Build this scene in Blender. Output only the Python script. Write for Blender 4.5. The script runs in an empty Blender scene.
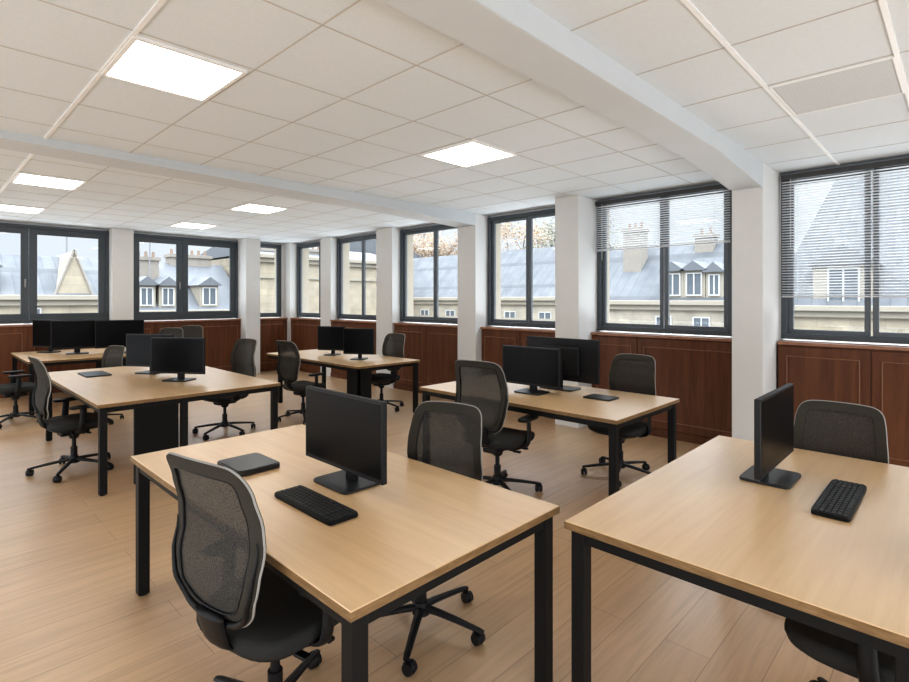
import bpy, bmesh, math, random
from mathutils import Vector, Matrix
random.seed(7)
PI = math.pi
C = bpy.context.scene.collection
R = math.radians

# ------------------------------------------------------------------ materials
def mat(name, col, rough=.5, metal=0, spec=.5, noise=0, nscale=20, bump=0, emit=0):
    m = bpy.data.materials.new(name); m.use_nodes = True
    nt = m.node_tree; b = nt.nodes['Principled BSDF']
    b.inputs['Base Color'].default_value = (*col, 1)
    b.inputs['Roughness'].default_value = rough
    b.inputs['Metallic'].default_value = metal
    b.inputs['Specular IOR Level'].default_value = spec
    if emit:
        b.inputs['Emission Color'].default_value = (*col, 1)
        b.inputs['Emission Strength'].default_value = emit
    tc = nt.nodes.new('ShaderNodeTexCoord')
    n = nt.nodes.new('ShaderNodeTexNoise'); n.inputs['Scale'].default_value = nscale; n.inputs['Detail'].default_value = 4
    nt.links.new(tc.outputs['Object'], n.inputs['Vector'])
    if noise:
        r = nt.nodes.new('ShaderNodeMapRange')
        r.inputs['To Min'].default_value = 1 - noise; r.inputs['To Max'].default_value = 1 + noise
        nt.links.new(n.outputs['Fac'], r.inputs['Value'])
        mx = nt.nodes.new('ShaderNodeVectorMath'); mx.operation = 'SCALE'
        mx.inputs[0].default_value = col
        nt.links.new(r.outputs[0], mx.inputs['Scale'])
        nt.links.new(mx.outputs[0], b.inputs['Base Color'])
    if bump:
        bp = nt.nodes.new('ShaderNodeBump'); bp.inputs['Strength'].default_value = bump; bp.inputs['Distance'].default_value = .004
        nt.links.new(n.outputs['Fac'], bp.inputs['Height']); nt.links.new(bp.outputs[0], b.inputs['Normal'])
    return m

def ramp(nt, stops):
    r = nt.nodes.new('ShaderNodeValToRGB')
    while len(r.color_ramp.elements) < len(stops): r.color_ramp.elements.new(.5)
    for e, (p, c) in zip(r.color_ramp.elements, stops):
        e.position = p; e.color = (*c, 1)
    return r

def wood(name, c0, c1, c2, scale, rough=.4, spec=.4, rot=0, coat=0):
    m = bpy.data.materials.new(name); m.use_nodes = True
    nt = m.node_tree; L = nt.links; b = nt.nodes['Principled BSDF']
    tc = nt.nodes.new('ShaderNodeTexCoord'); mp = nt.nodes.new('ShaderNodeMapping')
    mp.inputs['Scale'].default_value = scale
    mp.inputs['Rotation'].default_value = (0, 0, rot)
    L.new(tc.outputs['Object'], mp.inputs['Vector'])
    n = nt.nodes.new('ShaderNodeTexNoise'); n.inputs['Scale'].default_value = 1; n.inputs['Detail'].default_value = 8
    n.inputs['Roughness'].default_value = .62; n.inputs['Distortion'].default_value = .6
    L.new(mp.outputs[0], n.inputs['Vector'])
    r = ramp(nt, [(.3, c0), (.5, c1), (.7, c2)])
    L.new(n.outputs['Fac'], r.inputs['Fac']); L.new(r.outputs[0], b.inputs['Base Color'])
    bp = nt.nodes.new('ShaderNodeBump'); bp.inputs['Strength'].default_value = .05; bp.inputs['Distance'].default_value = .002
    L.new(n.outputs['Fac'], bp.inputs['Height']); L.new(bp.outputs[0], b.inputs['Normal'])
    b.inputs['Roughness'].default_value = rough; b.inputs['Specular IOR Level'].default_value = spec
    b.inputs['Coat Weight'].default_value = coat; b.inputs['Coat Roughness'].default_value = .3
    return m

def floor_mat():
    m = bpy.data.materials.new('oak_planks'); m.use_nodes = True
    nt = m.node_tree; L = nt.links; b = nt.nodes['Principled BSDF']
    tc = nt.nodes.new('ShaderNodeTexCoord')
    br = nt.nodes.new('ShaderNodeTexBrick')
    br.inputs['Scale'].default_value = 1; br.inputs['Brick Width'].default_value = 1.5; br.inputs['Row Height'].default_value = .2
    br.inputs['Mortar Size'].default_value = .0022; br.inputs['Mortar Smooth'].default_value = .2; br.offset = .37
    br.inputs['Color1'].default_value = (.52, .35, .205, 1); br.inputs['Color2'].default_value = (.57, .39, .23, 1)
    br.inputs['Mortar'].default_value = (.34, .22, .125, 1)
    L.new(tc.outputs['Object'], br.inputs['Vector'])
    mp = nt.nodes.new('ShaderNodeMapping'); mp.inputs['Scale'].default_value = (1.6, 26, 1)
    L.new(tc.outputs['Object'], mp.inputs['Vector'])
    n = nt.nodes.new('ShaderNodeTexNoise'); n.inputs['Scale'].default_value = 1; n.inputs['Detail'].default_value = 8
    n.inputs['Roughness'].default_value = .6; n.inputs['Distortion'].default_value = .8
    L.new(mp.outputs[0], n.inputs['Vector'])
    r = ramp(nt, [(.25, (.74, .72, .70)), (.55, (1, 1, 1)), (.8, (1.14, 1.14, 1.14))])
    L.new(n.outputs['Fac'], r.inputs['Fac'])
    mx = nt.nodes.new('ShaderNodeMix'); mx.data_type = 'RGBA'; mx.blend_type = 'MULTIPLY'; mx.inputs[0].default_value = .8
    L.new(br.outputs['Color'], mx.inputs[6]); L.new(r.outputs[0], mx.inputs[7])
    L.new(mx.outputs[2], b.inputs['Base Color'])
    bp = nt.nodes.new('ShaderNodeBump'); bp.inputs['Strength'].default_value = .1; bp.inputs['Distance'].default_value = .002
    L.new(n.outputs['Fac'], bp.inputs['Height']); L.new(bp.outputs[0], b.inputs['Normal'])
    b.inputs['Roughness'].default_value = .4; b.inputs['Specular IOR Level'].default_value = .5
    b.inputs['Coat Weight'].default_value = .6; b.inputs['Coat Roughness'].default_value = .32
    return m

def mesh_fabric():
    m = bpy.data.materials.new('chair_mesh_fabric'); m.use_nodes = True
    nt = m.node_tree; L = nt.links; b = nt.nodes['Principled BSDF']
    tc = nt.nodes.new('ShaderNodeTexCoord')
    n = nt.nodes.new('ShaderNodeTexNoise'); n.inputs['Scale'].default_value = 260; n.inputs['Detail'].default_value = 2
    L.new(tc.outputs['Object'], n.inputs['Vector'])
    r = ramp(nt, [(.35, (.030, .029, .027)), (.65, (.088, .084, .077))])
    L.new(n.outputs['Fac'], r.inputs['Fac']); L.new(r.outputs[0], b.inputs['Base Color'])
    b.inputs['Roughness'].default_value = .85
    b.inputs['Specular IOR Level'].default_value = .2
    t = nt.nodes.new('ShaderNodeBsdfTransparent'); mx = nt.nodes.new('ShaderNodeMixShader'); mx.inputs[0].default_value = .08
    L.new(b.outputs[0], mx.inputs[1]); L.new(t.outputs[0], mx.inputs[2])
    L.new(mx.outputs[0], nt.nodes['Material Output'].inputs['Surface'])
    return m

def glass_mat():
    m = bpy.data.materials.new('window_glass'); m.use_nodes = True
    nt = m.node_tree; L = nt.links
    nt.nodes.remove(nt.nodes['Principled BSDF'])
    t = nt.nodes.new('ShaderNodeBsdfTransparent'); t.inputs[0].default_value = (.95, .965, .97, 1)
    g = nt.nodes.new('ShaderNodeBsdfGlossy'); g.inputs['Roughness'].default_value = .02
    lw = nt.nodes.new('ShaderNodeLayerWeight'); lw.inputs[0].default_value = .5
    pw = nt.nodes.new('ShaderNodeMath'); pw.operation = 'POWER'; pw.inputs[1].default_value = 5
    L.new(lw.outputs['Facing'], pw.inputs[0])
    f = nt.nodes.new('ShaderNodeMath'); f.operation = 'MULTIPLY_ADD'; f.inputs[1].default_value = .5; f.inputs[2].default_value = .02
    L.new(pw.outputs[0], f.inputs[0])
    mx = nt.nodes.new('ShaderNodeMixShader')
    L.new(f.outputs[0], mx.inputs[0]); L.new(t.outputs[0], mx.inputs[1]); L.new(g.outputs[0], mx.inputs[2])
    L.new(mx.outputs[0], nt.nodes['Material Output'].inputs['Surface'])
    return m

def rows_mat(name, c1, c2, cm, bw, bh, ms=.03, rough=.7, rot=(0, 0, 0)):
    m = bpy.data.materials.new(name); m.use_nodes = True
    nt = m.node_tree; L = nt.links; b = nt.nodes['Principled BSDF']
    tc = nt.nodes.new('ShaderNodeTexCoord'); mp = nt.nodes.new('ShaderNodeMapping'); mp.inputs['Rotation'].default_value = rot
    L.new(tc.outputs['Object'], mp.inputs['Vector'])
    br = nt.nodes.new('ShaderNodeTexBrick'); br.inputs['Scale'].default_value = 1
    br.inputs['Brick Width'].default_value = bw; br.inputs['Row Height'].default_value = bh; br.inputs['Mortar Size'].default_value = ms
    br.inputs['Color1'].default_value = (*c1, 1); br.inputs['Color2'].default_value = (*c2, 1); br.inputs['Mortar'].default_value = (*cm, 1)
    L.new(mp.outputs[0], br.inputs['Vector'])
    n = nt.nodes.new('ShaderNodeTexNoise'); n.inputs['Scale'].default_value = 1.3; n.inputs['Detail'].default_value = 5
    L.new(tc.outputs['Object'], n.inputs['Vector'])
    r = ramp(nt, [(.3, (.8, .8, .82)), (.7, (1.15, 1.14, 1.1))]); L.new(n.outputs['Fac'], r.inputs['Fac'])
    mx = nt.nodes.new('ShaderNodeMix'); mx.data_type = 'RGBA'; mx.blend_type = 'MULTIPLY'; mx.inputs[0].default_value = 1
    L.new(br.outputs['Color'], mx.inputs[6]); L.new(r.outputs[0], mx.inputs[7]); L.new(mx.outputs[2], b.inputs['Base Color'])
    b.inputs['Roughness'].default_value = rough
    return m

M = dict(
    floor=floor_mat(),
    ceiling=mat('ceiling_tile', (.67, .71, .735), .9, noise=.05, nscale=60, bump=.15),
    gap=mat('tile_joint', (.50, .48, .45), .9, noise=.05),
    tbar=mat('white_tee_bar', (.80, .80, .79), .5, noise=.03),
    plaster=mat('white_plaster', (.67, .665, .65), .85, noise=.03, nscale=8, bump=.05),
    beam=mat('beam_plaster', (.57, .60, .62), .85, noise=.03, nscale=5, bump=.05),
    frame=mat('anthracite_aluminium', (.068, .080, .092), .45, noise=.06, nscale=30),
    frame2=mat('anthracite_sash', (.11, .125, .14), .45, noise=.06, nscale=30),
    glass=glass_mat(),
    cab=wood('mahogany_panel', (.085, .029, .012), (.122, .044, .018), (.16, .062, .026), (14, 14, 1.2), .42, .35),
    cabd=wood('mahogany_carcass', (.075, .025, .011), (.105, .038, .016), (.135, .05, .021), (14, 14, 1.2), .42, .35),
    cabtop=wood('mahogany_top', (.23, .10, .055), (.30, .14, .08), (.37, .19, .11), (8, 2, 8), .3, .5),
    mould=mat('moulding_wood', (.22, .10, .05), .4, noise=.1),
    oak=wood('oak_desktop', (.69, .455, .24), (.75, .51, .28), (.80, .56, .32), (24, 1.5, 24), .38, .5, coat=.9),
    oakx=wood('oak_desktop_cross', (.69, .455, .24), (.75, .51, .28), (.80, .56, .32), (1.5, 24, 24), .38, .5, coat=.9),
    edge=wood('oak_edge', (.17, .10, .042), (.23, .14, .064), (.30, .19, .095), (12, 12, 60), .45, .35),
    black=mat('black_powder_coat', (.010, .010, .010), .5, spec=.22, noise=.1, nscale=60),
    pedestal=mat('black_panel', (.008, .008, .008), .55, spec=.2, noise=.1),
    plast=mat('black_plastic', (.009, .009, .010), .45, spec=.3, noise=.1, nscale=80, bump=.05),
    rim=mat('chair_edge_band', (.054, .050, .042), .85, spec=.2, noise=.18, nscale=180, bump=.2),
    pipe=mat('chair_piping', (.36, .35, .33), .7, noise=.06),
    fabric=mesh_fabric(),
    seat=mat('seat_fabric', (.034, .034, .033), .9, spec=.2, noise=.3, nscale=220, bump=.3),
    screen=mat('screen_glass', (.004, .004, .0045), .3, spec=.12, noise=.02),
    bezel=mat('monitor_bezel', (.018, .018, .020), .42, spec=.25, noise=.05),
    base=mat('monitor_foot', (.02, .022, .025), .32, noise=.05),
    key=mat('key_plastic', (.030, .030, .031), .5, spec=.3, noise=.1),
    kbody=mat('keyboard_body', (.007, .007, .008), .5, spec=.25, noise=.1),
    tablet=mat('tablet_case', (.016, .017, .019), .4, noise=.08, bump=.03),
    blind=mat('blind_slat', (.62, .63, .64), .5, noise=.03),
    rail=mat('blind_rail', (.05, .05, .05), .5, noise=.03),
    cord=mat('blind_cord', (.6, .6, .58), .8, noise=.05),
    lamp=mat('light_diffuser', (1.0, .965, .91), .6, noise=0, emit=12),
    lframe=mat('light_frame', (.82, .81, .79), .5, noise=.03),
    vent=mat('vent_perforated', (.52, .51, .49), .7, noise=.1, nscale=150),
    slate=rows_mat('slate_roof', (.105, .115, .128), (.135, .145, .16), (.085, .092, .103), .5, .28, .02, rot=(PI/2*.6, 0, 0)),
    zinc=mat('zinc_roof', (.14, .15, .165), .5, noise=.12, nscale=2),
    stone=rows_mat('limestone_wall', (.38, .33, .25), (.42, .365, .28), (.33, .285, .22), 1.1, .45, .012, rot=(PI/2, 0, 0)),
    stone2=rows_mat('pale_stone_wall', (.40, .36, .295), (.44, .395, .325), (.35, .315, .26), 1.0, .4, .012, rot=(PI/2, 0, 0)),
    cornice=mat('cornice_stone', (.36, .325, .265), .8, noise=.08, nscale=3),
    chim=mat('chimney_stone', (.30, .27, .235), .85, noise=.15, nscale=5),
    pot=mat('chimney_pot', (.26, .19, .15), .8, noise=.12),
    wwhite=mat('white_window_paint', (.55, .55, .54), .6, noise=.05),
    wdark=mat('house_glass', (.12, .14, .16), .2, noise=.15, nscale=3),
    metal=mat('antenna_metal', (.25, .25, .26), .4, noise=.05),
    bark=mat('tree_bark', (.14, .11, .09), .9, noise=.2),
    leaf=mat('autumn_leaves', (.34, .25, .17), .8, noise=.4, nscale=1.5),
    leaf2=mat('grey_green_leaves', (.25, .25, .20), .8, noise=.4, nscale=1.5),
    street=mat('asphalt', (.12, .12, .12), .9, noise=.15, nscale=3),
    reveal=mat('outer_stone_reveal', (.40, .355, .285), .8, noise=.08, nscale=6),
)

# ------------------------------------------------------------------ mesh helpers
def link(name, bm, m, parent=None, loc=(0, 0, 0), smooth=False, kind=None):
    me = bpy.data.meshes.new(name); bmesh.ops.recalc_face_normals(bm, faces=bm.faces)
    bm.to_mesh(me); bm.free(); me.materials.append(M[m] if isinstance(m, str) else m)
    if smooth:
        for p in me.polygons: p.use_smooth = True
    o = bpy.data.objects.new(name, me); C.objects.link(o); o.location = loc
    if parent: o.parent = parent
    if kind: o['kind'] = kind
    return o

def bx(bm, x0, x1, y0, y1, z0, z1, bev=0, seg=2, mtx=None):
    g = bmesh.ops.create_cube(bm, size=1, matrix=Matrix.Translation(((x0+x1)/2, (y0+y1)/2, (z0+z1)/2)) @ Matrix.Diagonal((abs(x1-x0), abs(y1-y0), abs(z1-z0), 1)))
    vs = g['verts']
    if bev:
        es = list({e for v in vs for e in v.link_edges})
        r = bmesh.ops.bevel(bm, geom=es, offset=bev, segments=seg, affect='EDGES', profile=.5)
        vs = list({v for f in r['faces'] for v in f.verts} | {v for v in vs if v.is_valid})
    if mtx: bmesh.ops.transform(bm, matrix=mtx, verts=vs)
    return vs

def box(name, m, parent, *a, bev=0, kind=None, mtx=None):
    bm = bmesh.new(); bx(bm, *a, bev=bev, mtx=mtx)
    return link(name, bm, m, parent, kind=kind)

def cyl(bm, p0, p1, r0, r1=None, n=16, caps=True):
    p0 = Vector(p0); p1 = Vector(p1); d = p1 - p0; r1 = r0 if r1 is None else r1
    q = d.to_track_quat('Z', 'Y').to_matrix().to_4x4()
    bmesh.ops.create_cone(bm, cap_ends=caps, segments=n, radius1=r0, radius2=r1, depth=d.length, matrix=Matrix.Translation((p0+p1)/2) @ q)

def catmull(P, n, closed=False):
    out = []; N = len(P); P = [Vector(p) for p in P]
    rng = N if closed else N-1
    for i in range(rng):
        if closed: a, b, c, d = P[(i-1) % N], P[i], P[(i+1) % N], P[(i+2) % N]
        else: a, b, c, d = P[max(i-1, 0)], P[i], P[i+1], P[min(i+2, N-1)]
        for k in range(n):
            t = k/n
            out.append(.5*((2*b)+(-a+c)*t+(2*a-5*b+4*c-d)*t*t+(-a+3*b-3*c+d)*t**3))
    if not closed: out.append(P[-1])
    return out

def sweep(bm, pts, w, h, up=(0, 0, 1), closed=False, n=8, taper=None):
    """tube with an elliptical section w (sideways) by h (along up)"""
    pts = [Vector(p) for p in pts]; N = len(pts); rings = []; up = Vector(up)
    for i, p in enumerate(pts):
        if closed: t = pts[(i+1) % N]-pts[i-1]
        else: t = pts[min(i+1, N-1)]-pts[max(i-1, 0)]
        t.normalize(); s = t.cross(up)
        if s.length < 1e-4: s = Vector((1, 0, 0))
        s.normalize(); u = s.cross(t).normalized(); k = taper(i/(N-1)) if taper else 1
        rings.append([bm.verts.new(p+s*(w*k*math.cos(a))+u*(h*k*math.sin(a))) for a in [2*PI*j/n for j in range(n)]])
    M_ = N if closed else N-1
    for i in range(M_):
        A, B = rings[i], rings[(i+1) % N]
        for j in range(n): bm.faces.new((A[j], A[(j+1) % n], B[(j+1) % n], B[j]))
    if not closed:
        bm.faces.new(rings[0]); bm.faces.new(rings[-1][::-1])

def slab(bm, outline, layers):
    """outline: (x,y) list; layers: (z, inset scale) list -> closed rounded pad"""
    rings = []
    for z, s in layers:
        zz = z if callable(z) else (lambda x, y, z=z: z)
        rings.append([bm.verts.new((x*s, y*s, zz(x*s, y*s))) for x, y in outline])
    n = len(outline)
    for A, B in zip(rings, rings[1:]):
        for j in range(n): bm.faces.new((A[j], A[(j+1) % n], B[(j+1) % n], B[j]))
    bm.faces.new(rings[0][::-1]); bm.faces.new(rings[-1])

def superell(a, b, e=4, n=40):
    o = []
    for i in range(n):
        t = 2*PI*i/n; c, s = math.cos(t), math.sin(t)
        o.append((a*math.copysign(abs(c)**(2/e), c), b*math.copysign(abs(s)**(2/e), s)))
    return o

def thing(name, label, cat, loc=(0, 0, 0), rz=0, group=None):
    o = bpy.data.objects.new(name, None); C.objects.link(o); o.empty_display_size = .1
    o.location = loc; o.rotation_euler = (0, 0, rz); o['label'] = label; o['category'] = cat
    if group: o['group'] = group
    return o

def struct(name, loc=(0, 0, 0)):
    o = bpy.data.objects.new(name, None); C.objects.link(o); o.location = loc; o['kind'] = 'structure'
    return o

def dup(root, loc, rz, label, group=None):
    r = root.copy(); C.objects.link(r); r.location = loc; r.rotation_euler = (0, 0, rz); r['label'] = label
    if group: r['group'] = group
    for ch in list(root.children):
        c = ch.copy(); C.objects.link(c); c.parent = r
        for g in list(ch.children):
            d = g.copy(); C.objects.link(d); d.parent = c
    return r

# ------------------------------------------------------------------ dimensions (metres; +x to the window wall, +y to the far wall)
XW, YW = 6.144, 11.2          # window planes
XC, YC = 5.99, 11.05          # cabinet fronts
ZC = 2.86                     # ceiling
ZH, ZB = 2.825, 1.185         # window head, window foot
X0, Y0 = -4.0, -3.2           # open side of the office behind the camera
box('floor', 'floor', None, X0, XW+.35, Y0, YW+.35, -.12, 0, kind='structure')
box('ceiling', 'ceiling', None, X0, XW+.35, Y0, YW+.35, ZC, ZC+.2, kind='structure')

# right (x = XW) bays between pillars: (y0, y1)
RB = [(-.12, 1.33), (1.78, 3.385), (3.72, 5.23), (5.60, 7.29), (7.75, 9.31), (9.70, 10.93)]
bm = bmesh.new()
bx(bm, XW+.06, XW+.22, Y0, YW+.22, 0, ZB-.02)
bx(bm, XW+.06, XW+.22, Y0, YW+.22, ZH+.01, ZC)
ys = [Y0] + [v for b in RB for v in b] + [YW+.22]
for i in range(0, len(ys), 2): bx(bm, XW+.0, XW+.22, ys[i], ys[i+1], ZB-.02, ZH+.01)
link('wall_right', bm, 'plaster', kind='structure')
# far wall bays: (x0, x1)
LB = [(.22, 2.53), (2.87, 4.90), (5.21, 5.90)]
bm = bmesh.new()
bx(bm, X0, XW+.06, YW+.06, YW+.22, 0, ZB-.02)
bx(bm, X0, XW+.06, YW+.06, YW+.22, ZH+.01, ZC)
xs = [X0] + [v for b in LB for v in b] + [XW]
for i in range(0, len(xs), 2): bx(bm, xs[i], xs[i+1], YW, YW+.22, ZB-.02, ZH+.01)
link('wall_back', bm, 'plaster', kind='structure')

# pillars
n = 0
PR = [(1.345, 1.615, 5.53), (3.385, 3.72, 5.68), (5.23, 5.60, 5.86), (7.29, 7.75, 5.95), (9.31, 9.70, 5.99)]
for k, (a, b, xf) in enumerate(PR):
    box('trim_%d' % (k+1), 'plaster', None, xf, XW+.02, a, b, 0, ZC, bev=.006, kind='structure')
PL = [(2.53, 2.87, 10.98), (4.90, 5.21, 10.80)]
for k, (a, b, yf) in enumerate(PL):
    box('trim_%d' % (k+6), 'plaster', None, a, b, yf, YW+.02, 0, ZC, bev=.006, kind='structure')
bm = bmesh.new(); bx(bm, 5.97, XW+.02, 10.93, YW+.02, 0, ZC, bev=.006); link('trim_8', bm, 'plaster', kind='structure')
box('trim_9', 'plaster', None, -.3, .22, 10.98, YW+.02, 0, ZC, bev=.006, kind='structure')
# beams under the ceiling
def beam(name, y0, y1, prof):
    bm = bmesh.new(); pts = [(x, z) for x, z in prof]+[(prof[-1][0], ZC+.01), (prof[0][0], ZC+.01)]
    A = [bm.verts.new((x, y0, z)) for x, z in pts]; B = [bm.verts.new((x, y1, z)) for x, z in pts]; n_ = len(pts)
    bm.faces.new(A); bm.faces.new(B[::-1])
    for k in range(n_): bm.faces.new((A[k], B[k], B[(k+1) % n_], A[(k+1) % n_]))
    bmesh.ops.bevel(bm, geom=[e for e in bm.edges if abs(e.verts[0].co.y-e.verts[1].co.y) < 1e-6 and max(e.verts[0].co.z, e.verts[1].co.z) < ZC], offset=.008, segments=2, affect='EDGES')
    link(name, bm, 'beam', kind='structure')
beam('trim_10', 1.346, 1.614, [(X0, 2.735), (4.3, 2.72), (5.45, 2.63), (5.535, 2.63)])
beam('trim_11', 5.231, 5.599, [(X0, 2.815), (.5, 2.80), (4.2, 2.74), (5.865, 2.685)])

# ceiling grid
LXL = [.75+.588*k for k in range(-8, 10)]
LYL = [2.15, 2.84, 3.49, 4.17, 4.84]
LYF = [6.12, 6.78, 7.44, 8.04, 8.64, 9.22, 9.87, 10.5]
bm = bmesh.new(); g = .0045; zt = ZC-.0025
for x in LXL:
    if abs(x-.75) > .01 and x < XW: bx(bm, x-g, x+g, 1.615, 5.23, zt, ZC+.01)
    if abs(x-.75) > .01 and x < XW: bx(bm, x-g, x+g, 5.60, YW, zt, ZC+.01)
for y in LYL+LYF: bx(bm, X0, XW, y-g, y+g, zt, ZC+.01)
for k in range(-9, 6):
    x = 2.88+.69*k if k < 5 else 99
    if X0 < x < XW: bx(bm, x-g, x+g, Y0, 1.36, zt, ZC+.01)
link('trim_12', bm, 'gap', kind='structure')
bm = bmesh.new(); g = .011; zt = ZC-.010
for y in (.855, .25, -.36, -.97, -1.6): bx(bm, X0, XW, y-g, y+g, zt, ZC+.01)
bx(bm, .75-g, .75+g, 1.615, 5.23, zt, ZC+.01); bx(bm, .75-g, .75+g, 5.60, YW, zt, ZC+.01)
link('trim_13', bm, 'tbar', kind='structure')

# ------------------------------------------------------------------ ceiling lights and vent
def light(x0, x1, y0, y1, label):
    cx, cy = (x0+x1)/2, (y0+y1)/2; hx, hy = (x1-x0)/2, (y1-y0)/2
    t = thing('ceiling_light', label, 'ceiling light', (cx, cy, ZC-.012), 0, 'square recessed ceiling lights')
    bm = bmesh.new(); w = .022
    bx(bm, -hx, hx, -hy, -hy+w, -.004, .03); bx(bm, -hx, hx, hy-w, hy, -.004, .03)
    bx(bm, -hx, -hx+w, -hy+w, hy-w, -.004, .03); bx(bm, hx-w, hx, -hy+w, hy-w, -.004, .03)
    link('light_frame', bm, 'lframe', t)
    box('diffuser', 'lamp', t, -hx+w, hx-w, -hy+w, hy-w, .002, .02)
light(.75, 1.315, 2.88, 3.50, 'large bright square ceiling light nearest the camera, upper left of the ceiling')
light(3.13, 3.71, 2.82, 3.44, 'bright square ceiling light between the two beams, left of the big beam')
light(.76, 1.33, 6.80, 7.42, 'flat bright ceiling light just beyond the thin beam at the far left')
light(.76, 1.33, 9.24, 9.85, 'thin bright ceiling light above the far left windows')
light(3.12, 3.69, 6.80, 7.42, 'small bright ceiling light in the middle beyond the thin beam')
light(3.12, 3.69, 9.24, 9.85, 'smallest bright ceiling light, in front of the middle far window')
t = thing('ceiling_vent', 'grey perforated air vent panel set in the ceiling at upper right', 'vent', (3.925, .55, ZC-.006))
bm = bmesh.new()
bx(bm, -.33, .33, -.285, .285, 0, .01)
link('grille_panel', bm, 'vent', t)
bm = bmesh.new()
for i in range(32):
    x = -.31+i*.02; bx(bm, x-.003, x+.003, -.27, .27, -.0015, .001)
link('louvre_slats', bm, 'ceiling', t)
bm = bmesh.new()
for s in (-1, 1): bx(bm, -.335, .335, s*.285-.006, s*.285+.006, -.004, .01)
for s in (-1, 1): bx(bm, s*.33-.006, s*.33+.006, -.28, .28, -.004, .01)
link('vent_frame', bm, 'tbar', t)

# ------------------------------------------------------------------ windows
def frame_bm(a0, a1, z0, z1, w, d0, d1, axis):
    """rectangular frame in the wall plane; axis 'y' = right wall (spans y), 'x' = far wall"""
    bm = bmesh.new()
    def b(u0, u1, q0, q1):
        if axis == 'y': bx(bm, d0, d1, u0, u1, q0, q1, bev=.004, seg=1)
        else: bx(bm, u0, u1, d0, d1, q0, q1, bev=.004, seg=1)
    b(a0, a1, z0, z0+w); b(a0, a1, z1-w, z1); b(a0, a0+w, z0+w, z1-w); b(a1-w, a1, z0+w, z1-w)
    return bm
def window(n, a0, a1, axis, split, wide=False):
    P = XW if axis == 'y' else YW
    s = struct('window_%d' % n)
    link('window_frame', frame_bm(a0, a1, ZB, ZH, .055, P-.01, P+.08, axis), 'frame', s)
    cuts = [a0+.05, a1-.05] if split is None else [a0+.05, split, a1-.05]
    w = .105 if wide else .045
    for i in range(len(cuts)-1):
        u0, u1 = cuts[i]+.003, cuts[i+1]-.003
        if not wide and split is not None: u0 += .012*(i > 0); u1 -= 0
        d = P+.012+(0 if wide else .022*i)
        sash = link('sash', frame_bm(u0, u1, ZB+.05, ZH-.05, w, d, d+.045, axis), 'frame2' if not wide else 'frame', s)
        bm = bmesh.new()
        if axis == 'y': bx(bm, d+.02, d+.026, u0+w-.01, u1-w+.01, ZB+.05+w-.01, ZH-.05-w+.01)
        else: bx(bm, u0+w-.01, u1-w+.01, d+.02, d+.026, ZB+.05+w-.01, ZH-.05-w+.01)
        link('glass_pane', bm, 'glass', sash)
        if wide and i == 0:
            bm = bmesh.new(); bx(bm, u1-.06, u1-.035, d-.03, d, 1.78, 1.92, bev=.005); link('handle', bm, 'metal', sash)
    # outer stone reveals
    bm = bmesh.new()
    if axis == 'y':
        bx(bm, XW+.085, XW+.30, a1-.012, a1+.12, ZB, ZH+.1); bx(bm, XW+.085, XW+.30, a0-.12, a0+.012, ZB, ZH+.1)
    else:
        bx(bm, a1-.012, a1+.12, YW+.085, YW+.30, ZB, ZH+.1); bx(bm, a0-.12, a0+.012, YW+.085, YW+.30, ZB, ZH+.1)
    link('outer_reveal', bm, 'reveal', s)
for i, ((a, b), sp) in enumerate(zip(RB, [.605, 2.53, 4.48, 6.41, 8.45, 10.0])): window(i+1, a, b, 'y', sp)
window(7, *LB[0], 'x', 1.39, True); window(8, *LB[1], 'x', 3.79, True); window(9, *LB[2], 'x', None)

# ------------------------------------------------------------------ venetian blinds
def blind(y0, y1, zbot, label):
    t = thing('venetian_blind', label, 'blind', (XW-.045, (y0+y1)/2, ZH), 0, 'venetian blinds on the right windows'); h = (y1-y0)/2
    box('head_rail', 'rail', t, -.025, .025, -h, h, -.055, -.002, bev=.003)
    bm = bmesh.new(); z = -.075; L = ZH-zbot
    while z > -L+.02:
        mt = Matrix.Translation((0, 0, z)) @ Matrix.Rotation(R(16), 4, 'Y')
        bx(bm, -.0125, .0125, -h+.006, h-.006, -.0013, .0013, mtx=mt); z -= .0268
    link('slats', bm, 'blind', t)
    box('bottom_rail', 'blind', t, -.013, .013, -h+.005, h-.005, -L, -L+.014, bev=.003)
    bm = bmesh.new()
    bm.free()
    for f in (-.8, -.02, .8):
        bm = bmesh.new(); cyl(bm, (-.0135, f*h, -.05), (-.0135, f*h, -L+.01), .0011, n=5); link('ladder_cord', bm, 'cord', t)
    bm = bmesh.new(); cyl(bm, (-.03, h*.88, -.05), (-.03, h*.88, -.75), .003, n=8); link('tilt_wand', bm, 'cord', t)
blind(RB[0][0]+.01, RB[0][1]-.01, 1.60, 'grey slatted blind lowered three quarters over the rightmost window')
blind(RB[1][0]+.01, RB[1][1]-.01, 2.19, 'grey slatted blind lowered halfway on the window left of the big beam pillar')

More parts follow.
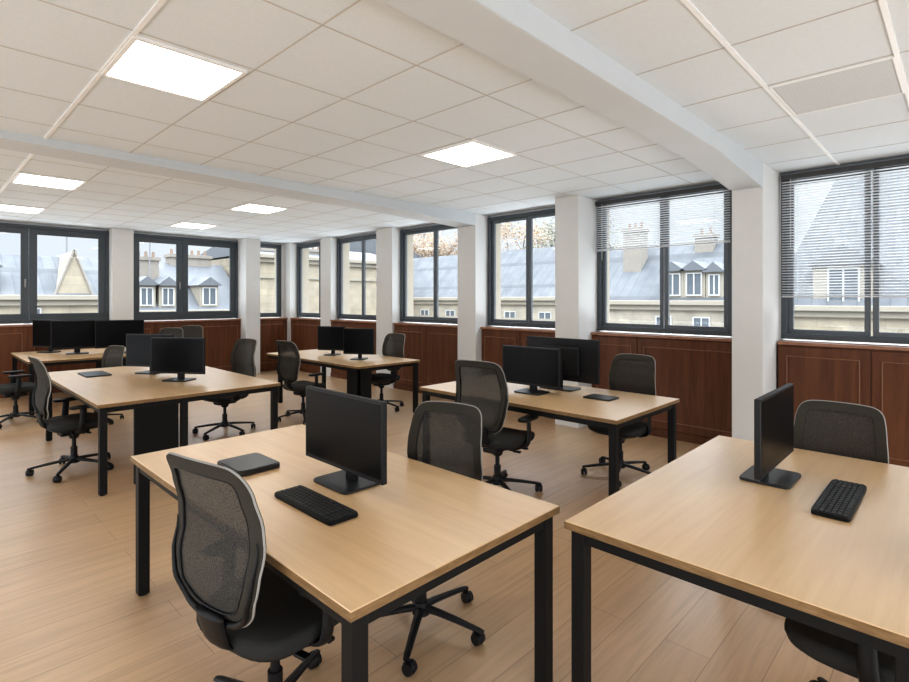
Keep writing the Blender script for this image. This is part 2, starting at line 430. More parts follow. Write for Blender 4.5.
# ------------------------------------------------------------------ wood cabinets under the windows
ZT = 1.165
def cabinet(a0, a1, axis, splits, label, ends=(True, True)):
    """local frame: u along wall 0..W, v = 0 front (negative towards the room), depth to the wall"""
    W = a1-a0
    if axis == 'y': t = thing('wood_cabinet', label, 'cabinet', (XC, a1, 0), -PI/2, 'built-in wood cabinets below the windows')
    else: t = thing('wood_cabinet', label, 'cabinet', (a0, YC, 0), 0, 'built-in wood cabinets below the windows')
    box('carcass', 'cabd', t, 0, W, .012, .145, 0, ZT-.03)
    box('top_board', 'cabtop', t, -.0, W, -.022, .145, ZT-.03, ZT, bev=.004)
    box('plinth', 'cabd', t, 0, W, -.006, .02, 0, .085, bev=.003)
    cuts = [0]+[(a1-s if axis == 'y' else s-a0) for s in splits]+[W]; cuts.sort()
    for u0, u1 in zip(cuts, cuts[1:]):
        bm = bmesh.new(); p = .008
        bx(bm, u0+p, u1-p, .0, .013, .10, ZT-.045, bev=.003, seg=1)
        d = link('door', bm, 'cab', t)
        m_ = .075; w = .011
        q0, q1, r0, r1 = u0+m_, u1-m_, .18, ZT-.135
        if q1-q0 < .1: continue
        bm = bmesh.new()
        for a in ((q0, q1, r0, r0+w), (q0, q1, r1-w, r1), (q0, q0+w, r0, r1), (q1-w, q1, r0, r1)):
            bx(bm, a[0], a[1], -.010, .002, a[2], a[3], bev=.004, seg=2)
        link('panel_moulding', bm, 'mould', d)
    return t
cabinet(-1.6, 1.33, 'y', [-.9, -.15, .60], 'dark reddish wood cabinet under the rightmost window with panelled doors')
cabinet(1.615, 3.385, 'y', [2.78], 'dark wood cabinet with wide and narrow doors left of the big beam pillar')
cabinet(3.72, 5.23, 'y', [4.5], 'dark wood cabinet behind the monitors of the middle desk')
cabinet(5.60, 7.29, 'y', [6.45], 'two-door wood cabinet right of the far middle desk chair')
cabinet(7.75, 9.31, 'y', [], 'wood cabinet directly behind the two far middle desk monitors')
cabinet(9.70, 10.93, 'y', [], 'narrow wood cabinet next to the white corner post on the window wall')
cabinet(5.21, 5.97, 'x', [], 'narrowest wood cabinet, left of the far room corner')
cabinet(2.87, 4.90, 'x', [3.25, 4.05], 'wood cabinet under the double window in the middle of the far wall')
cabinet(.22, 2.53, 'x', [1.36], 'wood cabinet under the far left double window behind monitors')

# ------------------------------------------------------------------ desks
ZD = .74
def desk(x0, x1, y0, y1, label, legs, panels=(), cross=False):
    t = thing('office_desk', label, 'desk', ((x0+x1)/2, (y0+y1)/2, 0), 0, 'light oak desks with black frames')
    hx, hy = (x1-x0)/2, (y1-y0)/2; cx, cy = (x0+x1)/2, (y0+y1)/2
    bm = bmesh.new(); bx(bm, -hx, hx, -hy, hy, ZD-.030, ZD, bev=.0025)
    top = link('tabletop', bm, 'oakx' if cross else 'oak', t)
    e = .0012; bm = bmesh.new(); a, b = ZD-.029, ZD-.003
    bx(bm, -hx-e, hx+e, -hy-e, -hy+.001, a, b); bx(bm, -hx-e, hx+e, hy-.001, hy+e, a, b)
    bx(bm, -hx-e, -hx+.001, -hy, hy, a, b); bx(bm, hx-.001, hx+e, -hy, hy, a, b)
    link('edge_band', bm, 'edge', top)
    w = .055; i = .022; bm = bmesh.new(); a, b = ZD-.075, ZD-.030
    bx(bm, -hx+i, hx-i, -hy+i, -hy+i+.03, a, b); bx(bm, -hx+i, hx-i, hy-i-.03, hy-i, a, b)
    bx(bm, -hx+i, -hx+i+.03, -hy+i, hy-i, a, b); bx(bm, hx-i-.03, hx-i, -hy+i, hy-i, a, b)
    link('under_frame', bm, 'black', t)
    for lx, ly in legs:
        lx -= cx; ly -= cy
        leg = box('leg', 'black', t, lx-w/2, lx+w/2, ly-w/2, ly+w/2, .008, ZD-.03, bev=.003)
        bm = bmesh.new(); cyl(bm, (lx, ly, 0), (lx, ly, .012), .02); link('leg_glide', bm, 'plast', leg)
    for (px0, px1, py0, py1) in panels:
        box('cable_panel', 'pedestal', t, px0-cx, px1-cx, py0-cy, py1-cy, .03, ZD-.03, bev=.004)
    return t
def corners(x0, x1, y0, y1, i=.045): return [(x0+i, y0+i), (x1-i, y0+i), (x0+i, y1-i), (x1-i, y1-i)]
d = (.825, 1.84, 1.185, 3.21); desk(*d, 'light oak desk with black legs nearest the camera in the centre foreground', corners(*d))
d = (1.73, 3.48, -.14, 1.09); desk(*d, 'large light oak desk cut by the right edge of the photo', [(1.775, 1.045), (3.43, 1.045), (1.79, .10), (3.43, .10)], cross=True)
d = (1.04, 2.60, 4.95, 7.6); desk(*d, 'oak desk at middle left with a broad black panel under its end', [(1.085, 4.995), (2.555, 4.995), (1.085, 7.35), (2.555, 7.5), (1.70, 4.995)], [(1.31, 1.655, 4.985, 5.02)])
d = (3.41, 4.53, 1.73, 3.76); desk(*d, 'oak desk in the middle right holding two black monitors and a tablet', corners(*d))
d = (3.89, 4.93, 5.43, 7.85); desk(*d, 'small looking oak desk at the far middle with two monitors side by side', [(3.935, 7.5), (4.885, 5.475), (4.885, 7.8)], [(3.92, 4.12, 5.46, 5.49), (3.92, 3.95, 5.46, 5.72)])
d = (1.11, 2.65, 9.05, 10.8); desk(*d, 'oak desk at the far left below the windows with three monitors', corners(*d), [(1.9, 2.3, 9.12, 9.15)])

# ------------------------------------------------------------------ office chair, facing +x
def xo(z):
    K = [(.50, -.205), (.56, -.235), (.64, -.262), (.72, -.262), (.80, -.245), (.88, -.248), (.97, -.272), (1.08, -.312)]
    for (z0, a), (z1, b) in zip(K, K[1:]):
        if z <= z1:
            t = max(0, (z-z0)/(z1-z0)); t = t*t*(3-2*t)*.5+t*.5
            return a+(b-a)*t
    return K[-1][1]
HALF = [(0, .520), (.075, .523), (.135, .543), (.182, .59), (.212, .66), (.226, .745), (.225, .83), (.218, .92), (.210, .99), (.196, 1.035), (.162, 1.062), (.10, 1.070), (0, 1.072)]
hp = catmull([(a, b, 0) for a, b in HALF], 4)
def P3(y, z, dx=0): return Vector((xo(z)+.55*y*y+dx, y, z))
def inset(d):
    out = []; zc = .80
    for i, p in enumerate(hp):
        t = hp[min(i+1, len(hp)-1)]-hp[max(i-1, 0)]; t.normalize(); nrm = Vector((-t.y, t.x, 0))
        q = p+nrm*d; out.append((max(q.x, 0), q.y))
    return out
def loop(d, dx=0, zmax=9):
    h = inset(d); r = [P3(a, b, dx) for a, b in h if b < zmax]; l = [P3(-a, b, dx) for a, b in h if b < zmax]
    return r, l
def strip(bm, A, B, th):
    """ribbon between point lists A (outer) and B (inner) with thickness th along x"""
    va = [bm.verts.new(p) for p in A]; vb = [bm.verts.new(p) for p in B]
    wa = [bm.verts.new(p-Vector((th, 0, 0))) for p in A]; wb = [bm.verts.new(p-Vector((th, 0, 0))) for p in B]
    for i in range(len(A)-1):
        bm.faces.new((va[i], va[i+1], vb[i+1], vb[i])); bm.faces.new((wa[i], wb[i], wb[i+1], wa[i+1]))
        bm.faces.new((va[i], wa[i], wa[i+1], va[i+1])); bm.faces.new((vb[i], vb[i+1], wb[i+1], wb[i]))
def chair(label, loc, rz):
    t = thing('office_chair', label, 'chair', loc, rz, 'grey mesh office chairs around the desks')
    # backrest: edge band, mesh panel, piping, black carrier frame
    bm = bmesh.new(); (ra, la), (rb, lb) = loop(0), loop(.048)
    strip(bm, ra, rb, .016); strip(bm, la, lb, .016)
    bmesh.ops.remove_doubles(bm, verts=bm.verts, dist=.0006)
    back = link('backrest', bm, 'rim', t, smooth=False)
    bm = bmesh.new(); h = inset(.044); rows = []
    for a, b in h:
        rows.append([bm.verts.new(P3(a*k/7, b, -.008)) for k in range(-7, 8)])
    for A, B in zip(rows, rows[1:]):
        for j in range(14): bm.faces.new((A[j], A[j+1], B[j+1], B[j]))
    bmesh.ops.remove_doubles(bm, verts=bm.verts, dist=.0006)
    link('mesh_panel', bm, 'fabric', back, smooth=True)
    r, l = loop(-.001, -.008); ring = r+l[::-1][1:-1]
    bm = bmesh.new(); sweep(bm, ring, .0034, .0045, up=(1, 0, 0), closed=True, n=8); link('piping', bm, 'pipe', back, smooth=True)
    bm = bmesh.new(); r, l = loop(.047, -.012); ring = r+l[::-1][1:-1]
    sweep(bm, ring, .004, .006, up=(1, 0, 0), closed=True, n=8)
    r, l = loop(.012, -.022, .84); ring = r[::-1]+l[1:]
    sweep(bm, ring, .013, .012, up=(1, 0, 0), n=8, taper=lambda u: .12+.88*math.sin(PI*u)**.8)
    link('back_frame', bm, 'plast', t, smooth=True)
    bm = bmesh.new()
    sweep(bm, catmull([(-.04, 0, .425), (-.15, 0, .42), (-.225, 0, .445), (-.248, 0, .50), (-.262, 0, .56)], 5), .062, .014, up=(0, 1, 0) if 0 else (0, 0, 1), n=10, taper=lambda u: .85+.4*u)
    link('back_support', bm, 'plast', t, smooth=True)
    # seat
    o = superell(.24, .245, 3.6, 44)
    def top(x, y): return .482-.9*max(0, x-.12)**2*2.0+.12*y*y-.006
    bm = bmesh.new()
    slab(bm, o, [(.418, .93), (.424, .97), (.445, 1.0), (lambda x, y: top(x, y)-.018, 1.0), (lambda x, y: top(x, y)-.006, .975), (lambda x, y: top(x, y), .92), (lambda x, y: top(x, y), .6), (lambda x, y: top(x, y)-.002, .2)])
    bmesh.ops.translate(bm, verts=bm.verts, vec=(.02, 0, 0)); link('seat', bm, 'seat', t, smooth=True)
    bm = bmesh.new(); slab(bm, superell(.225, .23, 3.6, 36), [(.392, .75), (.398, .88), (.412, .98), (.424, 1.0)])
    bmesh.ops.translate(bm, verts=bm.verts, vec=(.015, 0, 0)); link('seat_shell', bm, 'plast', t, smooth=True)
    # mechanism + levers
    bm = bmesh.new(); bx(bm, -.12, .11, -.065, .065, .335, .398, bev=.018, seg=3)
    cyl(bm, (0, 0, .30), (0, 0, .345), .034, .05, 20); link('tilt_mechanism', bm, 'plast', t)
    for s, x in ((-1, .06), (-1, -.05)):
        bm = bmesh.new(); cyl(bm, (x, s*.05, .375), (x, s*.20, .372), .006, n=8); bx(bm, x-.016, x+.016, s*.20-.03, s*.20+.03, .365, .379, bev=.005)
        link('lever', bm, 'plast', t)
    # arms
    for s in (-1, 1):
        bm = bmesh.new()
        sweep(bm, catmull([(-.02, s*.13, .402), (-.015, s*.225, .405), (-.008, s*.268, .435), (0, s*.272, .52), (.004, s*.268, .61)], 5), .030, .012, up=(0, s, 0), n=10, taper=lambda u: 1.1-.25*u)
        arm = link('armrest', bm, 'plast', t, smooth=True)
        bm = bmesh.new(); slab(bm, superell(.115, .042, 4, 28), [(.607, .86), (.612, .97), (.622, 1.0), (.630, .98), (.634, .88)])
        bmesh.ops.translate(bm, verts=bm.verts, vec=(.01, s*.262, 0)); link('arm_pad', bm, 'plast', arm, smooth=True)
    # column and base
    bm = bmesh.new(); cyl(bm, (0, 0, .09), (0, 0, .22), .027, n=20); cyl(bm, (0, 0, .20), (0, 0, .32), .017, n=16)
    link('gas_column', bm, 'plast', t)
    bm = bmesh.new(); cyl(bm, (0, 0, .075), (0, 0, .135), .045, .034, 20)
    for k in range(5):
        a = 2*PI*k/5+.35; ca, sa = math.cos(a), math.sin(a)
        sweep(bm, [(ca*q, sa*q, z) for q, z in ((.02, .105), (.1, .10), (.2, .088), (.31, .072), (.338, .066))], .021, .014, n=8, taper=lambda u: 1.15-.5*u)
    link('star_base', bm, 'plast', t, smooth=False)
    for k in range(5):
        a = 2*PI*k/5+.35; ca, sa = math.cos(a), math.sin(a); q = Vector((ca*.325, sa*.325, 0))
        th = a+1.1+k*1.7; u = Vector((math.cos(th), math.sin(th), 0)); w = Vector((-u.y, u.x, 0)); c = q+u*.018
        bm = bmesh.new()
        for s in (-1, 1): cyl(bm, c+w*s*.006+Vector((0, 0, .029)), c+w*s*.024+Vector((0, 0, .029)), .029, .026, 20)
        cyl(bm, q+Vector((0, 0, .045)), q+Vector((0, 0, .072)), .009, n=10)
        hood = [c+u*(.031*math.cos(j))+Vector((0, 0, .031+.031*math.sin(j))) for j in [PI*i/8 for i in range(9)]]
        sweep(bm, hood, .012, .003, up=u, n=6)
        link('caster', bm, 'plast', t, smooth=False)
    return t

CH = [
 (.935, 1.82, 12, 1, 'near grey mesh office chair at the left side of the foreground desk, seen from behind'),
 (1.715, 1.88, 196, .96, 'brownish mesh chair on the far side of the foreground desk, back rising over its edge'),
 (3.34, 2.74, 8, 1.06, 'mesh office chair at the left side of the middle right desk, see-through back'),
 (4.44, 2.22, 180, .99, 'office chair at the window side of the middle right desk, behind the tablet'),
 (3.29, .50, 178, .94, 'office chair behind the right foreground desk near the keyboard, only its back top showing'),
 (2.27, .21, 90, .97, 'dark office chair pushed under the right foreground desk, seat front seen below its edge'),
 (1.06, 5.92, 4, 1, 'office chair at the left side of the middle left desk with all castors showing'),
 (2.60, 6.30, 190, 1.02, 'office chair right of the two monitors on the middle left desk'),
 (3.62, 6.28, 8, .98, 'office chair at the left side of the far middle desk'),
 (4.75, 6.06, 184, 1, 'office chair at the window side of the far middle desk'),
 (.95, 8.75, 0, 1, 'office chair cut by the left edge of the photo'),
 (1.66, 7.98, 200, .9, 'small dark chair back behind the tablet on the middle left desk'),
 (3.05, 9.95, 225, 1, 'left of two overlapping grey chair backs against the far cabinet'),
 (3.60, 10.48, 230, 1, 'right of two overlapping grey chair backs against the far cabinet'),
]
c0 = None
for x, y, a, k, lab in CH:
    if c0 is None: c0 = chair(lab, (x, y, 0), R(a))
    else: dup(c0, (x, y, 0), R(a), lab).scale = (k, k, min(k, 1.035))

# ------------------------------------------------------------------ monitors, screen facing +x
MW, MH = .305, .345
def monitor(label, loc, rz):
    t = thing('monitor', label, 'monitor', loc, rz, 'black monitors on the desks')
    z0, z1 = .068, .068+MH
    bm = bmesh.new(); bx(bm, -.012, .014, -MW, MW, z0, z1, bev=.004); h = link('housing', bm, 'bezel', t)
    bm = bmesh.new(); bx(bm, .0135, .0150, -MW+.012, MW-.012, z0+.02, z1-.012); link('screen', bm, 'screen', h)
    bm = bmesh.new(); bx(bm, -.038, -.010, -.16, .16, z0+.05, z1-.07, bev=.012, seg=3); link('back_cover', bm, 'bezel', t)
    bm = bmesh.new(); bx(bm, -.060, -.036, -.036, .036, .008, z0+.17, bev=.005); link('stand_neck', bm, 'bezel', t)
    bm = bmesh.new()
    o = superell(.105, .135, 9, 40); slab(bm, o, [(.0, .97), (.002, 1), (.010, 1.0), (.013, .98)])
    bmesh.ops.translate(bm, verts=bm.verts, vec=(-.02, 0, 0)); link('stand_foot', bm, 'base', t)
    return t
MS = [
 (1.375, 2.035, 180, 'black monitor on the foreground centre desk behind the keyboard'),
 (2.82, .635, 270, 'black monitor on the right foreground desk, seen almost edge-on'),
 (3.88, 2.80, 182, 'left and nearer monitor of the two on the middle right desk'),
 (4.29, 2.74, 358, 'larger looking monitor behind its neighbour on the middle right desk, nearest the tablet'),
 (1.93, 5.84, 215, 'front black monitor on the middle left desk, facing the camera'),
 (1.90, 6.66, 212, 'narrow looking monitor just left of the front one on the middle left desk'),
 (4.43, 6.86, 210, 'left monitor of the pair on the far middle desk'),
 (4.38, 6.10, 212, 'right monitor of the pair on the far middle desk'),
 (1.52, 10.42, 205, 'leftmost monitor on the far left desk, turned sideways'),
 (1.80, 9.82, 262, 'middle monitor on the far left desk, squarely facing the room'),
 (2.30, 9.52, 258, 'right monitor on the far left desk, partly behind the monitors in front'),
]
m0 = None
for x, y, a, lab in MS:
    if m0 is None: m0 = monitor(lab, (x, y, ZD), R(a))
    else:
        o = dup(m0, (x, y, ZD), R(a), lab)
        if 4.25 < x < 4.33: o.scale = (1, 1.32, 1.15)
        elif 4.5 < y < 9 and x < 4: o.scale = (1, 1, 1.08)
        elif 4.5 < y < 9 and x > 4: o.scale = (1, .74, 1.05)
        elif y > 9: o.scale = (1, 1.07, 1.25)

# ------------------------------------------------------------------ keyboards, keys, tablets
def keyboard(label, loc, rz, L=.44, D=.135):
    t = thing('keyboard', label, 'keyboard', loc, rz, 'black keyboards on the front desks')
    bm = bmesh.new(); slab(bm, superell(D/2, L/2, 14, 48), [(0, .985), (.003, 1), (.013, 1.0), (.016, .985)]); link('keyboard_body', bm, 'kbody', t)
    meshes = {}
    rows = 6; dy = (D-.018)/rows
    for r in range(rows):
        if r == 5: widths = [1.3, 1.2, 1.2, 5.6, 1.2, 1.2, 1.2, 1.1, 1, 1, 1, 1]
        elif r == 0: widths = [1]*16+[1]
        else: widths = [1+.25*((r+1) % 3)]+[1]*12+[2.0-.25*((r+1) % 3)]+[1, 1]
        s = sum(widths); u = (L-.018)/s; y = L/2-.009
        for w in widths:
            ww = w*u; k = round(ww, 4)
            if k not in meshes:
                bm = bmesh.new(); hx_, hy_ = dy/2-.0012, ww/2-.0012
                vs = bx(bm, -hx_, hx_, -hy_, hy_, 0, .005)
                for v in bm.verts:
                    if v.co.z > .004: v.co.x *= .86; v.co.y *= 1-.0022/max(hy_, .004)
                me = bpy.data.meshes.new('key'); bm.to_mesh(me); bm.free(); me.materials.append(M['key']); meshes[k] = me
            o = bpy.data.objects.new('key', meshes[k]); C.objects.link(o); o.parent = t
            o.location = (D/2-.009-(r+.5)*dy, y-ww/2, .0155); y -= ww
    return t
keyboard('black keyboard on the foreground centre desk between chair and monitor', (1.145, 1.90, ZD), R(0))
keyboard('black keyboard lying on the right foreground desk', (2.70, .37, ZD), R(90), .50, .13)
def tablet(label, loc, rz, a, b, h=.02):
    t = thing('tablet', label, 'tablet', loc, rz, 'black tablets lying on the desks')
    bm = bmesh.new(); slab(bm, superell(a/2, b/2, 10, 40), [(0, .97), (.003, 1), (h-.005, 1), (h-.003, .99)]); link('tablet_case', bm, 'tablet', t)
    bm = bmesh.new(); slab(bm, superell(a/2-.008, b/2-.008, 10, 40), [(h-.003, 1), (h-.0005, 1), (h, .985)]); link('tablet_face', bm, 'base', t)
tablet('black closed tablet in a case on the left of the foreground centre desk', (1.185, 2.585, ZD), R(0), .22, .27, .026)
tablet('thin black tablet on the middle right desk', (4.09, 2.22, ZD), R(0), .20, .25, .014)
tablet('dark tablet lying on the middle left desk near its left edge', (1.44, 6.98, ZD), R(0), .25, .46, .014)

# ------------------------------------------------------------------ the town outside
def quad(bm, ps): bm.faces.new([bm.verts.new(p) for p in ps])
def prism(bm, prof, u0, u1):
    """profile in (v,z) extruded along u"""
    A = [bm.verts.new((u0, v, z)) for v, z in prof]; B = [bm.verts.new((u1, v, z)) for v, z in prof]
    n_ = len(prof); bm.faces.new(A); bm.faces.new(B[::-1])
    for i in range(n_): bm.faces.new((A[i], B[i], B[(i+1) % n_], A[(i+1) % n_]))
def house_window(par, u, v, z0, w, h, shut=False):
    bm = bmesh.new(); k = .06
    bx(bm, u-w/2, u+w/2, v-.06, v+.02, z0, z0+k); bx(bm, u-w/2, u+w/2, v-.06, v+.02, z0+h-k, z0+h)
    for q in (u-w/2+k/2, u, u+w/2-k/2): bx(bm, q-k/2, q+k/2, v-.06, v+.02, z0+k, z0+h-k)
    f = link('house_window', bm, 'wwhite', par)
    bm = bmesh.new(); bx(bm, u-w/2+.02, u+w/2-.02, v-.02, v+.01, z0+.02, z0+h-.02); link('house_pane', bm, 'wdark', f)
def building(label, loc, rz, W, D, ze, zr, wall='stone', roof='slate', dv=3, dorm=(), chims=(), wins=(), zb=-9, gable=None, hip=0, ants=()):
    t = thing('building', label, 'building', loc, rz, 'houses across the street')
    box('facade', wall, t, 0, W, 0, D, zb, ze-.15)
    bm = bmesh.new()
    bx(bm, -.1, W+.1, -.35, .1, ze-.25, ze-.02, bev=.03); bx(bm, -.05, W+.05, -.18, .05, ze-.5, ze-.25, bev=.03); bx(bm, 0, W, -.1, .05, ze-1.45, ze-1.3)
    link('cornice', bm, 'cornice', t)
    bm = bmesh.new()
    if hip:
        a = [bm.verts.new(p) for p in ((-.1, -.3, ze-.05), (W+.1, -.3, ze-.05), (W+.1, D, ze-.05), (-.1, D, ze-.05))]
        b = [bm.verts.new(p) for p in ((hip, dv, zr), (W-hip, dv, zr), (W-hip, D-dv, zr), (hip, D-dv, zr))]
        for i in range(4): bm.faces.new((a[i], a[(i+1) % 4], b[(i+1) % 4], b[i]))
        bm.faces.new(b); bm.faces.new(a[::-1])
    else:
        prism(bm, [(-.3, ze-.05), (dv, zr), (dv+.6, zr+.02), (D, ze-.05)], -.1, W+.1)
    link('roof', bm, roof, t)
    sl = (zr-ze)/(dv+.3)
    for (u, w, h, zz) in dorm:
        v0 = max(-.1, (zz-ze)/sl-.35)
        bm = bmesh.new(); e = .5 if w > 1 else .12
        bx(bm, u-w/2-e, u+w/2+e, v0, v0+3.2, zz-.25, zz+h+.1)
        dm = link('dormer', bm, 'cornice', t)
        bm = bmesh.new()
        A = [bm.verts.new(p) for p in ((u-w/2-e-.15, v0-.2, zz+h+.1), (u+w/2+e+.15, v0-.2, zz+h+.1), (u, v0-.2, zz+h+.45+e))]
        B = [bm.verts.new(p) for p in ((u-w/2-e-.15, v0+3, zz+h+.1), (u+w/2+e+.15, v0+3, zz+h+.1), (u, v0+3, zz+h+.45+e))]
        bm.faces.new(A[::-1]); bm.faces.new(B)
        for i in range(3): bm.faces.new((A[i], A[(i+1) % 3], B[(i+1) % 3], B[i]))
        link('dormer_roof', bm, 'zinc', dm)
        house_window(t, u, v0-.01, zz, w, h)
    for (u, v, w, dd, z0, z1, npot) in chims:
        bm = bmesh.new(); bx(bm, u-w/2, u+w/2, v-dd/2, v+dd/2, z0, z1); bx(bm, u-w/2-.08, u+w/2+.08, v-dd/2-.08, v+dd/2+.08, z1-.2, z1-.02)
        c = link('chimney', bm, 'chim', t)
        bm = bmesh.new()
        for i in range(npot):
            q = u-w/2+(i+.5)*w/npot; cyl(bm, (q, v, z1-.05), (q, v, z1+.3), .09, .07, 10)
        link('chimney_pots', bm, 'pot', c)
    for (u, v, z0, z1) in ants:
        bm = bmesh.new(); cyl(bm, (u, v, z0), (u, v, z1), .035, n=6)
        for q in (.75, .86, .97): bx(bm, u-.6*q, u+.6*q, v-.015, v+.015, z0+(z1-z0)*q-.015, z0+(z1-z0)*q+.015)
        link('antenna', bm, 'metal', t)
    for (u, z0, w, h) in wins: house_window(t, u, 0, z0, w, h)
    if gable:
        u, w, z0, z1 = gable
        bm = bmesh.new(); A = [bm.verts.new(p) for p in ((u-w/2, -.12, z0), (u+w/2, -.12, z0), (u, -.12, z1))]; B = [bm.verts.new(p.co+Vector((0, 4.5, 0))) for p in A]
        bm.faces.new(A); bm.faces.new(B[::-1])
        for i in range(3): bm.faces.new((A[i], B[i], B[(i+1) % 3], A[(i+1) % 3]))
        link('gable_wall', bm, wall, t)
        bm = bmesh.new()
        for s in (-1, 1): sweep(bm, [(u+s*w/2*1.03, -.14, z0-.05), (u, -.14, z1+.04)], .06, .06, up=(0, 1, 0), n=6)
        link('gable_coping', bm, 'chim', t)
    return t
# facades across the street, x = 26, running along y (u = y1 - y)
building('stone house with a big slate roof and stone dormer seen through the rightmost window', (26, 6.0, 0), -PI/2, 20, 12, 1.35, 8.2, 'stone', 'slate', 4.0,
    dorm=[(2.55, 1.05, 1.4, 1.45), (7.5, 1.2, 1.5, 1.45)], wins=[(2.6, -1.9, 1.1, 1.5), (7.5, -1.9, 1.1, 1.5)], chims=[(9, 5, 1.6, .8, 6, 9.3, 4)], gable=None, hip=2.2)
building('slate roofed house with tall chimneys seen through the window left of the big pillar', (26, 15.3, 0), -PI/2, 9.1, 9, 1.55, 4.5, 'stone2', 'slate', 3.2,
    dorm=[(5.1, .75, 1.1, 1.75), (6.1, .75, 1.1, 1.75), (7.0, .5, 1.0, 1.75)],
    chims=[(2.2, 2.0, 1.0, .9, 2.2, 5.5, 3), (5.6, 3.0, .9, .7, 3.4, 5.0, 2), (8.2, 3.9, .8, .7, 3.2, 4.6, 2)],
    wins=[(4.6, -.75, .8, 1.5), (6.4, -.75, .8, 1.5), (8.0, -.75, .8, 1.5), (1.2, -.9, .7, 1.4)])
building('long house with a plain grey slate roof in front of the autumn trees', (26, 33.2, 0), -PI/2, 17.5, 9, 1.75, 5.0, 'stone2', 'slate', 3.2,
    dorm=[], chims=[(6.5, 3.4, .5, .5, 4, 5.4, 1)], wins=[(2.5+2.6*k, -.75, .9, 1.6) for k in range(6)])
building('tall cream stone building seen through the windows at the far room corner', (26, 58.0, 0), -PI/2, 19.0, 10, 5.6, 8.4, 'stone2', 'zinc', 3.2,
    chims=[(8, 2, 2.2, .8, 6, 8.3, 5), (16, 2, 2.2, .8, 6, 8.0, 5)], wins=[(3+4.2*k, 1.2, 1.1, 2.0) for k in range(4)]+[(3+4.2*k, -2.6, 1.1, 2.0) for k in range(4)])
# facades behind the far wall, y = 30, u = x
building('cream building with a pointed gable seen through the far left window', (-8, 30, 0), 0, 14.7, 9, 1.8, 3.75, 'stone', 'slate', 3.0,
    dorm=[(8.6, .6, 1.0, 2.0), (10.3, .5, .9, 2.0)], chims=[(9.3, 3, .5, .5, 3.6, 4.8, 1)], wins=[(8.7, -.2, .6, 1.4), (9.7, -.2, .6, 1.4), (11.8, -.2, .7, 1.4)], gable=(13.35, 1.45, 1.75, 3.85), ants=[(13.6, 3, 3.6, 5.6), (9, 3, 3.6, 5.8)])
building('grey roofed house with dormers seen through the double window of the far wall', (6.9, 30, 0), 0, 6.6, 9, 1.05, 3.7, 'stone2', 'zinc', 3.4,
    dorm=[(1.5, .6, .95, 1.25), (2.5, .6, .95, 1.25), (4.6, .75, 1.0, 1.25)], chims=[(2.1, 2.2, 1.1, .8, 2.2, 3.9, 3), (4.8, 3.6, 2.3, .8, 3.0, 4.25, 6)], wins=[(1.5, -1.2, .8, 1.3), (3.5, -1.2, .8, 1.3), (5.4, -1.2, .8, 1.3)], ants=[(1.2, 1.5, 2.6, 5.6), (2.1, 1.5, 2.6, 5.4)])
building('beige building with rows of chimneys seen through the narrow window by the corner', (13.8, 30, 0), 0, 11.2, 9, 4.3, 5.2, 'stone', 'zinc', 3.4,
    chims=[(1.6, 1.2, 2.4, .8, 4.2, 4.75, 6), (5.5, 1.2, 2.4, .8, 4.2, 4.9, 6)], wins=[(2.9, .6, .9, 1.6), (6, .6, .9, 1.6)])
box('street', 'street', None, -40, 90, -40, 110, -9.3, -9, kind='structure')

def tree(x, y, zt, r, m, label, seed):
    rnd = random.Random(seed)
    t = thing('tree', label, 'tree', (x, y, -9), 0, 'autumn trees behind the roofs')
    H = zt+9
    bm = bmesh.new(); cyl(bm, (0, 0, 0), (0, 0, H*.6), .35, .2, 8)
    tips = []
    for k in range(26):
        a = rnd.uniform(0, 2*PI); z0 = H*rnd.uniform(.35, .62); q = r*rnd.uniform(.4, 1); z1 = min(H-.4, z0+rnd.uniform(.12, .42)*H)
        z1 = min(z1, H-.35*q); p = Vector((math.cos(a)*q, math.sin(a)*q, z1)); cyl(bm, (0, 0, z0), p, .09, .02, 5); tips.append(p)
        for _ in range(3):
            e = p+Vector((rnd.gauss(0, .8), rnd.gauss(0, .8), rnd.uniform(0, 1.0))); cyl(bm, p*.8+Vector((0, 0, z0*.2)), e, .03, .01, 4); tips.append(e)
    link('trunk', bm, 'bark', t)
    bm = bmesh.new()
    for p in tips:
        for _ in range(80):
            c = p+Vector((rnd.gauss(0, .62), rnd.gauss(0, .62), rnd.gauss(0, .5)))
            a = Vector((rnd.uniform(-1, 1), rnd.uniform(-1, 1), rnd.uniform(-1, 1))).normalized()*.13; b = a.orthogonal().normalized()*.10
            quad(bm, (c-a, c-b, c+a, c+b))
    link('foliage', bm, m, t, kind='stuff')
tree(41, 31.5, 9.2, 4.0, 'leaf', 'brown autumn tree behind the slate roof, left half of the window by the middle desk', 1)
tree(40, 22.3, 8.0, 3.4, 'leaf2', 'grey green tree behind the slate roof, right half of the window by the middle desk', 2)
tree(42, 46, 10.6, 4.2, 'leaf', 'reddish autumn tree beyond the roof in the window behind the far desk chair', 3)
tree(42, 56.0, 11.5, 3.8, 'leaf2', 'sparse grey green tree beyond the roof in the window behind the far desk monitors', 4)

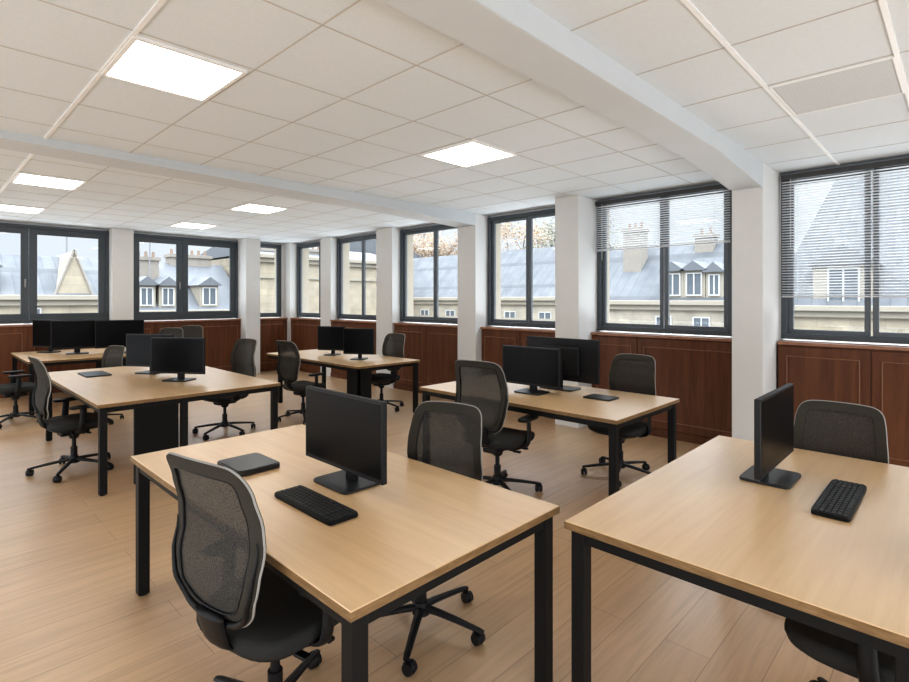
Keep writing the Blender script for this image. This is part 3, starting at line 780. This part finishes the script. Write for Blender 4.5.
# ------------------------------------------------------------------ world and light
w = bpy.data.worlds.new('overcast_sky'); bpy.context.scene.world = w; w.use_nodes = True
nt = w.node_tree; bg = nt.nodes['Background']
tc = nt.nodes.new('ShaderNodeTexCoord')
n = nt.nodes.new('ShaderNodeTexNoise'); n.inputs['Scale'].default_value = 2.2; n.inputs['Detail'].default_value = 5
nt.links.new(tc.outputs['Generated'], n.inputs['Vector'])
r = ramp(nt, [(.35, (.74, .80, .87)), (.65, (.88, .91, .95))])
nt.links.new(n.outputs['Fac'], r.inputs['Fac']); nt.links.new(r.outputs[0], bg.inputs['Color'])
sx = nt.nodes.new('ShaderNodeSeparateXYZ'); nt.links.new(tc.outputs['Generated'], sx.inputs[0])
mr = nt.nodes.new('ShaderNodeMapRange'); mr.interpolation_type = 'SMOOTHSTEP'      # overcast sky: zenith brighter than horizon
mr.inputs['From Min'].default_value = .12; mr.inputs['From Max'].default_value = .75
mr.inputs['To Min'].default_value = 1.08; mr.inputs['To Max'].default_value = 8.0
nt.links.new(sx.outputs['Z'], mr.inputs['Value']); nt.links.new(mr.outputs[0], bg.inputs['Strength'])

def area(name, loc, rot, sx, sy, power, col=(1, 1, 1)):
    l = bpy.data.lights.new(name, 'AREA'); l.shape = 'RECTANGLE'; l.size = sx; l.size_y = sy; l.energy = power; l.color = col
    l.specular_factor = .3
    o = bpy.data.objects.new(name, l); C.objects.link(o); o.location = loc; o.rotation_euler = rot
# added fill lamps at the open sides, out of view, tilted up at the ceiling
area('fill_near_side', (1.5, -3.1, .5), (R(90+48), 0, 0), 8.5, 1.2, 105, (.88, .94, 1))
area('fill_left_side', (-3.9, 4.0, .5), (R(90+48), 0, R(-90)), 13, 1.2, 140, (.88, .94, 1))
# added fill lamps outside, hidden below the sills, lighting the ceiling by the windows
area('fill_window_side', (9.6, 5.2, .1), (R(90+26), 0, R(90)), 15, 1.3, 700, (.90, .95, 1))
area('fill_far_side', (3.0, 14.6, .1), (R(90+26), 0, R(180)), 10, 1.3, 420, (.90, .95, 1))

sc = bpy.context.scene
sc.view_settings.view_transform = 'Standard'
sc.view_settings.look = 'Medium High Contrast'
sc.view_settings.exposure = -.08
sc.cycles.max_bounces = 10; sc.cycles.diffuse_bounces = 6; sc.cycles.transparent_max_bounces = 16
sc.cycles.use_denoising = True
sc.cycles.sample_clamp_indirect = 6

# ------------------------------------------------------------------ camera
cam = bpy.data.cameras.new('camera'); co = bpy.data.objects.new('camera', cam); C.objects.link(co)
cam.sensor_width = 36; cam.lens = 526.98/909*36
cam.shift_y = -(341-299.4)/909
cam.clip_start = .05; cam.clip_end = 400
co.location = (0, 0, 1.58); co.rotation_euler = (PI/2, 0, -.8025)
sc.camera = co
